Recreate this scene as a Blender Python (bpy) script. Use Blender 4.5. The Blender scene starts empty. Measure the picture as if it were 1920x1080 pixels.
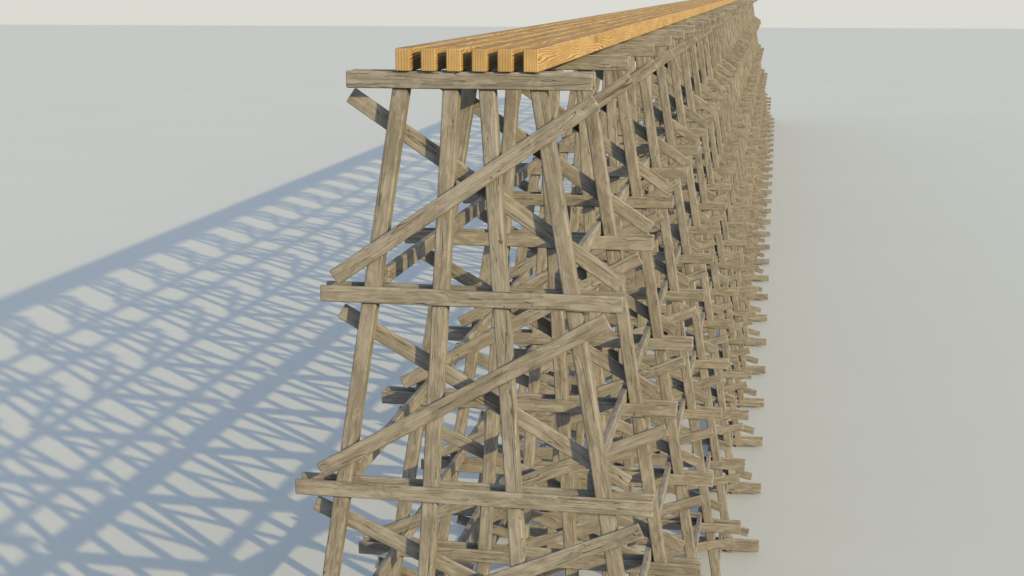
import bpy, bmesh, math
from mathutils import Vector, Matrix

# ------------------------------------------------------------------ units
FT = 0.3048                      # the trestle is framed in feet
scene = bpy.context.scene
COL = scene.collection

# ------------------------------------------------------------------ node helper
class NT:
    def __init__(self, tree):
        self.t = tree; tree.nodes.clear()
    def n(self, kind, **kw):
        nd = self.t.nodes.new(kind)
        for k, v in kw.items():
            if k == 'inp':
                for a, b in v.items():
                    s = nd.inputs[a]
                    if isinstance(b, bpy.types.NodeSocket): self.t.links.new(b, s)
                    else: s.default_value = b
            else: setattr(nd, k, v)
        return nd
    def math(self, op, a, b=0.0, c=0.0, clamp=False):
        nd = self.n('ShaderNodeMath', operation=op, use_clamp=clamp, inp={0: a, 1: b})
        if op in ('MULTIPLY_ADD', 'SMOOTH_MIN'):
            if isinstance(c, bpy.types.NodeSocket): self.t.links.new(c, nd.inputs[2])
            else: nd.inputs[2].default_value = c
        return nd.outputs[0]
    def scale(self, vec, s):
        return self.n('ShaderNodeVectorMath', operation='MULTIPLY', inp={0: vec, 1: s}).outputs[0]
    def add(self, a, b):
        return self.n('ShaderNodeVectorMath', operation='ADD', inp={0: a, 1: b}).outputs[0]
    def noise(self, vec, scale=1.0, detail=3.0, rough=0.5, dist=0.0):
        return self.n('ShaderNodeTexNoise', noise_dimensions='3D', inp={'Vector': vec, 'Scale': scale, 'Detail': detail,
                      'Roughness': rough, 'Distortion': dist}).outputs[0]
    def mix(self, f, a, b, mode='MIX'):
        nd = self.n('ShaderNodeMix', data_type='RGBA', blend_type=mode)
        for i, v in ((0, f), (6, a), (7, b)):
            if isinstance(v, bpy.types.NodeSocket): self.t.links.new(v, nd.inputs[i])
            else: nd.inputs[i].default_value = v if i == 0 else (*v, 1)
        return nd.outputs[2]
    def ramp(self, f, a, b, lo=0.0, hi=1.0):
        return self.n('ShaderNodeMapRange', interpolation_type='SMOOTHSTEP', inp={0: f, 1: a, 2: b, 3: lo, 4: hi}).outputs[0]

def wood_coords(N):
    tc = N.n('ShaderNodeTexCoord').outputs['Object']
    ft = N.scale(tc, (1 / FT,) * 3)
    rnd = N.n('ShaderNodeObjectInfo').outputs['Random']
    off = N.n('ShaderNodeCombineXYZ', inp={0: N.math('MULTIPLY', rnd, 431.0), 1: N.math('MULTIPLY', rnd, 97.0),
                                           2: N.math('MULTIPLY', rnd, 263.0)}).outputs[0]
    return ft, rnd, off

def finish(N, mat, color, rough, height, dist):
    bump = N.n('ShaderNodeBump', inp={'Strength': 1.0, 'Distance': dist, 'Height': height}).outputs[0]
    b = N.n('ShaderNodeBsdfPrincipled', inp={'Base Color': color, 'Roughness': rough, 'Normal': bump})
    b.inputs['Specular IOR Level'].default_value = 0.25
    o = N.n('ShaderNodeOutputMaterial', inp={0: b.outputs[0]})

# ------------------------------------------------------------------ weathered timber
def weathered(name, tint=(1, 1, 1)):
    m = bpy.data.materials.new(name); m.use_nodes = True
    N = NT(m.node_tree)
    ft, rnd, off = wood_coords(N)
    p = N.add(ft, off)
    # slow sideways wander of the grain, with swirls about knots
    w1 = N.noise(N.scale(p, (0.12, 0.60, 0.60)), 1.0, 2.0)
    # knots: sparse cells stretched along the grain
    vor = N.n('ShaderNodeTexVoronoi', feature='F1', inp={'Vector': N.scale(p, (0.14, 0.55, 0.55)), 'Scale': 1.0, 'Randomness': 1.0})
    kd = vor.outputs['Distance']
    knot = N.ramp(kd, 0.30, 0.02)
    sep = N.n('ShaderNodeSeparateXYZ', inp={0: p})
    warp = N.math('ADD', N.math('MULTIPLY', N.math('SUBTRACT', w1, 0.5), 1.3), N.math('MULTIPLY', knot, 0.35))
    q = N.n('ShaderNodeCombineXYZ', inp={0: sep.outputs[0], 1: N.math('ADD', sep.outputs[1], warp), 2: N.math('ADD', sep.outputs[2], warp)}).outputs[0]
    fine = N.noise(N.scale(q, (0.30, 9.5, 9.5)), 1.0, 6.0, 0.78)
    mid = N.noise(N.scale(q, (0.16, 5.0, 5.0)), 1.0, 3.0, 0.55)
    blot = N.noise(N.scale(p, (0.50, 1.5, 1.5)), 1.0, 5.0, 0.66, 0.9)
    # drying checks: thin iso-lines of a long stretched noise, broken up along the length
    cn = N.noise(N.scale(q, (0.03, 3.6, 3.6)), 1.0, 1.0, 0.4)
    line = N.ramp(N.math('ABSOLUTE', N.math('SUBTRACT', cn, 0.5)), 0.011, 0.002)
    brk = N.ramp(N.noise(N.scale(p, (0.10, 1.6, 1.6)), 1.0, 2.0), 0.40, 0.52)
    crack = N.math('MULTIPLY', line, brk)
    cn2 = N.noise(N.scale(q, (0.11, 9.0, 9.0)), 1.0, 1.0, 0.5)
    line2 = N.ramp(N.math('ABSOLUTE', N.math('SUBTRACT', cn2, 0.47)), 0.014, 0.003)
    brk2 = N.ramp(N.noise(N.scale(p, (0.22, 2.5, 2.5)), 1.0, 2.0), 0.50, 0.62)
    crack = N.math('MAXIMUM', crack, N.math('MULTIPLY', N.math('MULTIPLY', line2, brk2), 0.55))
    # pale scuffs and small chips
    sc = N.ramp(N.noise(N.scale(p, (3.0, 6.0, 6.0)), 1.0, 4.0, 0.65, 1.2), 0.62, 0.70)
    knotring = N.math('MULTIPLY', N.math('MULTIPLY', N.math('ADD', N.math('SINE', N.math('MULTIPLY', kd, 110.0)), 1.0), 0.5), N.ramp(kd, 0.16, 0.10))
    c = N.mix(N.ramp(blot, 0.36, 0.64), (0.325, 0.292, 0.250), (0.500, 0.460, 0.408))
    c = N.mix(N.ramp(mid, 0.34, 0.60), N.mix(0.30, c, (0.230, 0.198, 0.153)), c)
    c = N.mix(N.math('MULTIPLY', N.ramp(fine, 0.56, 0.34), 0.40), c, (0.175, 0.149, 0.115))
    c = N.mix(N.math('MULTIPLY', sc, 0.55), c, (0.56, 0.535, 0.49))
    c = N.mix(N.math('MULTIPLY', knotring, 0.30), c, (0.17, 0.13, 0.085))
    c = N.mix(N.math('MULTIPLY', crack, 0.7), c, (0.055, 0.042, 0.028))
    # each stick weathers a little differently
    hsv = N.n('ShaderNodeHueSaturation', inp={'Hue': 0.5, 'Saturation': N.n('ShaderNodeMapRange', inp={0: rnd, 3: 0.90, 4: 1.10}).outputs[0],
              'Value': N.n('ShaderNodeMapRange', inp={0: N.math('FRACT', N.math('MULTIPLY', rnd, 7.31)), 3: 0.90, 4: 1.08}).outputs[0], 'Color': c}).outputs[0]
    h = N.math('SUBTRACT', N.math('ADD', N.math('MULTIPLY', fine, 0.35), N.math('MULTIPLY', mid, 0.4)), N.math('MULTIPLY', crack, 1.2))
    finish(N, m, hsv, 0.86, h, 0.012 * FT * 3)
    return m

# ------------------------------------------------------------------ new sawn pine
def new_pine():
    m = bpy.data.materials.new('new_sawn_pine'); m.use_nodes = True
    N = NT(m.node_tree)
    ft, rnd, off = wood_coords(N)
    p = N.add(ft, off)
    sep = N.n('ShaderNodeSeparateXYZ', inp={0: ft})
    # the boards show flat-sawn figure on the sides and straight edge grain on the tops and ends
    nn = N.n('ShaderNodeSeparateXYZ', inp={0: N.n('ShaderNodeTexCoord').outputs['Normal']})
    nrm = nn.outputs[1]
    top = N.math('GREATER_THAN', N.math('ABSOLUTE', nn.outputs[2]), 0.6)
    side = N.math('GREATER_THAN', N.math('ABSOLUTE', nrm), 0.6)
    v = N.math('MULTIPLY_ADD', side, N.math('SUBTRACT', sep.outputs[2], sep.outputs[1]), sep.outputs[1])
    q = N.add(N.n('ShaderNodeCombineXYZ', inp={0: sep.outputs[0], 1: v, 2: N.math('MULTIPLY', side, 5.0)}).outputs[0], off)
    w1 = N.noise(N.scale(q, (0.10, 0.85, 1.0)), 1.0, 2.0, 0.45, 0.15)
    amp = N.math('MULTIPLY_ADD', side, 5.5, 2.2)
    vor = N.n('ShaderNodeTexVoronoi', feature='SMOOTH_F1', inp={'Vector': N.scale(q, (0.10, 0.45, 1.0)), 'Scale': 1.0})
    knot = N.ramp(vor.outputs['Distance'], 0.35, 0.0)
    ring = N.math('ADD', N.math('ADD', N.math('MULTIPLY', v, 7.0), N.math('MULTIPLY', w1, amp)),
                  N.math('MULTIPLY', knot, N.math('MULTIPLY', side, 2.5)))
    ring = N.math('ADD', ring, N.math('MULTIPLY', rnd, 19.0))
    fr = N.math('FRACT', ring)
    late = N.math('MULTIPLY', N.ramp(fr, 0.50, 0.88), N.ramp(fr, 1.0, 0.92))
    fine = N.noise(N.scale(p, (0.8, 26.0, 26.0)), 1.0, 3.0, 0.6)
    tone = N.noise(N.scale(p, (0.12, 0.8, 0.8)), 1.0, 3.0, 0.6)
    c = N.mix(N.ramp(tone, 0.3, 0.7), PINE_A, PINE_B)
    c = N.mix(N.math('MULTIPLY', late, N.ramp(N.noise(N.scale(p, (0.4, 1.5, 1.5)), 1.0, 1.0), 0.30, 0.62, 0.55, 1.0)), c, PINE_LATE)
    c = N.mix(N.math('MULTIPLY', N.ramp(fine, 0.60, 0.35), 0.22), c, PINE_LATE)
    c = N.mix(N.math('MULTIPLY', N.ramp(knot, 0.72, 0.95), 0.5), c, (0.30, 0.12, 0.03))
    # upper faces browned in colour for the low sun's weaker light, plus dark grain streaks
    top_shade = N.ramp(N.noise(N.scale(p, (0.25, 3.5, 1.0)), 1.0, 4.0, 0.65), 0.38, 0.66, 0.15, 0.80)
    c = N.mix(N.math('MULTIPLY', top, top_shade), c, (0.37, 0.215, 0.095))
    streak = N.ramp(N.noise(N.scale(p, (0.10, 4.5, 1.0)), 1.0, 3.0, 0.6), 0.54, 0.66, 0.0, 0.8)
    c = N.mix(N.math('MULTIPLY', top, streak), c, (0.20, 0.10, 0.04))
    butt = N.math('GREATER_THAN', N.math('ABSOLUTE', nn.outputs[0]), 0.6)
    c = N.mix(N.math('MULTIPLY', butt, 0.40), c, (0.50, 0.36, 0.20))
    v = N.n('ShaderNodeHueSaturation', inp={'Value': N.n('ShaderNodeMapRange', inp={0: rnd, 3: 0.93, 4: 1.06}).outputs[0], 'Color': c}).outputs[0]
    h = N.math('SUBTRACT', N.math('MULTIPLY', fine, 0.4), N.math('MULTIPLY', late, 0.3))
    finish(N, m, v, 0.62, h, 0.006 * FT * 3)
    return m

PINE_A = (0.62, 0.400, 0.145)
PINE_B = (0.78, 0.540, 0.225)
PINE_LATE = (0.27, 0.110, 0.025)

# ------------------------------------------------------------------ pale ground
def ground_mat():
    m = bpy.data.materials.new('pale_ground'); m.use_nodes = True
    N = NT(m.node_tree)
    tc = N.n('ShaderNodeTexCoord').outputs['Object']
    a = N.noise(tc, 0.05, 5.0, 0.55)
    b = N.noise(tc, 2.2, 5.0, 0.6)
    c = N.mix(N.ramp(a, 0.3, 0.7), (0.805, 0.808, 0.770), (0.820, 0.823, 0.785))
    c = N.mix(N.math('MULTIPLY', N.ramp(b, 0.35, 0.65), 0.12), c, (0.78, 0.785, 0.75))
    bump = N.n('ShaderNodeBump', inp={'Strength': 0.25, 'Distance': 0.02, 'Height': b}).outputs[0]
    bs = N.n('ShaderNodeBsdfPrincipled', inp={'Base Color': c, 'Roughness': 0.8, 'Normal': bump})
    bs.inputs['Specular IOR Level'].default_value = 0.2
    N.n('ShaderNodeOutputMaterial', inp={0: bs.outputs[0]})
    return m

GREY = weathered('weathered_timber')
PINE = new_pine()
GROUND = ground_mat()

# ------------------------------------------------------------------ one sawn stick, grain along local X
def stick_mesh(name, length, across, deep, mat, bevel=0.075):
    """length x across (local Y) x deep (local Z), in feet, centred on the origin, arrises worn round."""
    bm = bmesh.new()
    bmesh.ops.create_cube(bm, size=1.0)
    for v in bm.verts:
        v.co = Vector((v.co.x * length, v.co.y * across, v.co.z * deep)) * FT
    bmesh.ops.bevel(bm, geom=list(bm.edges), offset=bevel * FT, segments=3, profile=0.5, affect='EDGES', clamp_overlap=True)
    bm.normal_update()
    big = {}
    for f in sorted(bm.faces, key=lambda f: f.calc_area()):
        n = f.normal
        if max(abs(n.x), abs(n.y), abs(n.z)) > 0.9999:
            for v in f.verts: big[v.index] = n.copy()
    bm.verts.index_update()
    me = bpy.data.meshes.new(name)
    for f in bm.faces: f.smooth = True
    normals = [big.get(v.index, v.normal.copy()) for v in bm.verts]
    bm.to_mesh(me); bm.free()
    me.normals_split_custom_set_from_vertices([tuple(n) for n in normals])
    me.materials.append(mat)
    return me

def stick(name, a, b, across, deep, side, mat, parent, bevel=0.075):
    """a stick from point a to point b (feet); 'across' is measured along the horizontal direction 'side'."""
    a, b = Vector(a), Vector(b)
    x = (b - a).normalized()
    y = Vector(side); y = (y - x * y.dot(x)).normalized()
    z = x.cross(y)
    o = bpy.data.objects.new(name, stick_mesh(name, (b - a).length, across, deep, mat, bevel))
    M = Matrix((x, y, z)).transposed().to_4x4()
    M.translation = (a + b) * 0.5 * FT
    o.matrix_world = M
    COL.objects.link(o)
    if parent is not None: o.parent = parent
    return o

# ------------------------------------------------------------------ the frame of one bent, read off the photograph (feet)
L = 19.893                                  # bent to bent
NB = 33
PL = 0.25                                   # plank thickness
POST = 1.0                                  # post depth along the bridge
PW = 0.93                                   # post width across
Z = [0.0, -12.72, -25.04, -37.25, -49.30, -59.22]      # tops of the cap and the five sash beams
H = [7.17, 9.09, 11.06, 13.15, 15.42, 17.38]           # their half lengths
ZG = -60.60                                 # the ground
FU = [(7.37, -1.56), (8.19, -14.20), (10.39, -26.91), (12.36, -39.46), (14.85, -51.15)]     # front brace, upper end (x, z)
FL = [(8.22, -12.27), (9.42, -24.41), (11.35, -36.50), (13.25, -48.20), (15.55, -58.45)]    # front brace, lower end
BU = [(7.30, -1.48), (8.20, -14.52), (10.20, -27.00), (12.10, -39.42), (14.60, -51.20)]     # back brace
BL = [(8.84, -12.34), (9.46, -24.48), (11.72, -36.43), (13.49, -48.03), (16.10, -58.40)]
outer = lambda z: 3.858 + 0.167 * (-z)
inner = lambda z: 0.986 + 0.063 * (-z)

bridge = bpy.data.objects.new('trestle_bridge', None)
bridge.empty_display_size = 1.0
bridge.location = (0, 0, 0)
COL.objects.link(bridge)
bridge['label'] = 'long trestle bridge of weathered grey timber topped by golden new beams, on pale ground'
bridge['category'] = 'bridge'

def make_bent():
    root = bpy.data.objects.new('bent', None); COL.objects.link(root); root.parent = bridge
    X, Y = (1, 0, 0), (0, 1, 0)
    yf, yb, ym = PL / 2, PL + POST + PL / 2, PL + POST / 2
    for s in (-1, 1):                       # four raking posts
        for fn in (outer, inner):
            stick('post', (s * fn(-0.06), ym, -0.06), (s * fn(ZG - 0.10), ym, ZG - 0.10), PW, POST - 0.004, X, GREY, root, 0.12)
    for i, (z, h) in enumerate(zip(Z, H)):  # cap and sashes, a plank on each side of the posts
        for y in (yf, yb):
            d = 1.0
            stick('cap' if i == 0 else 'sash', (-h, y, z - d / 2), (h, y, z - d / 2), PL, d, Y, GREY, root, 0.09)
    for k in range(5):                      # crossed sway braces, one on each face
        stick('sway_brace', (-FL[k][0], yf, FL[k][1]), (FU[k][0], yf, FU[k][1]), PL - 0.006, 1.0, Y, GREY, root, 0.09)
        stick('sway_brace', (-BU[k][0], yb, BU[k][1]), (BL[k][0], yb, BL[k][1]), PL - 0.006, 1.0, Y, GREY, root, 0.09)
    return root

first = make_bent()
parts = list(first.children)
for n in range(1, NB):
    r = first.copy(); COL.objects.link(r)
    r.location = (0, n * L * FT, 0)
    for ch in parts:
        c = ch.copy(); COL.objects.link(c); c.parent = r

yend = (NB - 1) * L + 1.5
for z in Z[1:]:                             # long girts on the sashes, inside the outer posts
    for s in (-1, 1):
        x = s * (outer(z + 0.5) - 0.45 - (0.09 if s < 0 else 0.33))
        stick('girt', (x, 1.255, z + 0.503), (x, yend, z + 0.503), 0.43, 1.0, (1, 0, 0), GREY, bridge, 0.06)

SP, SW, SH = 1.48, 0.867, 1.311
names = ['leftmost', 'second from the left', 'third from the left', 'fourth from the left', 'fifth from the left', 'rightmost']
for i in range(6):                          # six new stringers on the caps
    x = (i - 2.5) * SP
    o = stick('stringer', (x, -0.256, SH / 2 + 0.003), (x, yend + 0.3, SH / 2 + 0.003), SW, SH, (1, 0, 0), PINE, bridge, 0.085)
    o['label'] = 'golden new pine stringer, %s' % names[i]

# ------------------------------------------------------------------ ground, one sheet that ends far behind the bridge
me = bpy.data.meshes.new('ground')
zg = ZG * FT
P = [(-1290, 2190), (390, 2256)]
k = (P[1][1] - P[0][1]) / (P[1][0] - P[0][0])
edge = lambda x: P[0][1] + k * (x - P[0][0])
vs = [(-3000, -1500), (3000, -1500), (3000, edge(3000)), (-3000, edge(-3000))]
me.from_pydata([(x * FT, y * FT, zg) for x, y in vs], [], [(0, 1, 2, 3)])
me.materials.append(GROUND)
g = bpy.data.objects.new('ground', me); COL.objects.link(g); g['kind'] = 'structure'

# ------------------------------------------------------------------ light
sv = Vector((2.26, -1.925, 1.0)).normalized()      # towards the sun
elev = math.asin(sv.z); az = math.atan2(sv.x, sv.y)      # azimuth clockwise from +Y
sd = bpy.data.lights.new('sun', 'SUN'); sd.energy = 2.45; sd.angle = math.radians(0.5); sd.color = (1.0, 0.80, 0.40)
so = bpy.data.objects.new('sun', sd); COL.objects.link(so)
so.rotation_euler = (-sv).to_track_quat('-Z', 'Y').to_euler()
HAZE = (4.02, 4.00, 3.70)
HAZE_UP = (5.2, 5.75, 5.9)
w = bpy.data.worlds.new('World'); scene.world = w; w.use_nodes = True
N = NT(w.node_tree)
sky = N.n('ShaderNodeTexSky', sky_type='NISHITA')
sky.sun_disc = False; sky.sun_elevation = elev; sky.sun_rotation = az
sky.air_density = 1.0; sky.dust_density = 1.5; sky.ozone_density = 1.0; sky.altitude = 0
# a milky band of haze along the horizon, thinning upwards
zz = N.n('ShaderNodeSeparateXYZ', inp={0: N.n('ShaderNodeTexCoord').outputs['Generated']}).outputs[2]
hz = N.math('POWER', N.n('ShaderNodeMapRange', inp={0: zz, 1: 0.0, 2: 0.75, 3: 1.0, 4: 0.0}).outputs[0], 1.0)
low = N.ramp(zz, 0.0, 0.30)
skyc = N.mix(hz, sky.outputs[0], N.mix(low, HAZE, HAZE_UP))
bg = N.n('ShaderNodeBackground', inp={0: skyc, 1: 0.15})
N.n('ShaderNodeOutputWorld', inp={0: bg.outputs[0]})

# ------------------------------------------------------------------ camera (50 mm)
cam = bpy.data.cameras.new('camera'); cam.lens = 50; cam.sensor_width = 36; cam.clip_start = 0.1; cam.clip_end = 5000
co = bpy.data.objects.new('camera', cam); COL.objects.link(co)
co.location = Vector((17.246, -79.678, 4.793)) * FT
yaw, pitch = 0.1818666, -0.2096156
f = Vector((-math.sin(yaw) * math.cos(pitch), math.cos(yaw) * math.cos(pitch), math.sin(pitch)))
co.rotation_euler = f.to_track_quat('-Z', 'Y').to_euler()
scene.camera = co

vs_ = scene.view_settings
vs_.view_transform = 'Standard'; vs_.look = 'None'; vs_.gamma = 1.0; vs_.exposure = 0.23; vs_.use_curve_mapping = False
scene.render.film_transparent = False
scene.cycles.max_bounces = 6
scene.cycles.diffuse_bounces = 0
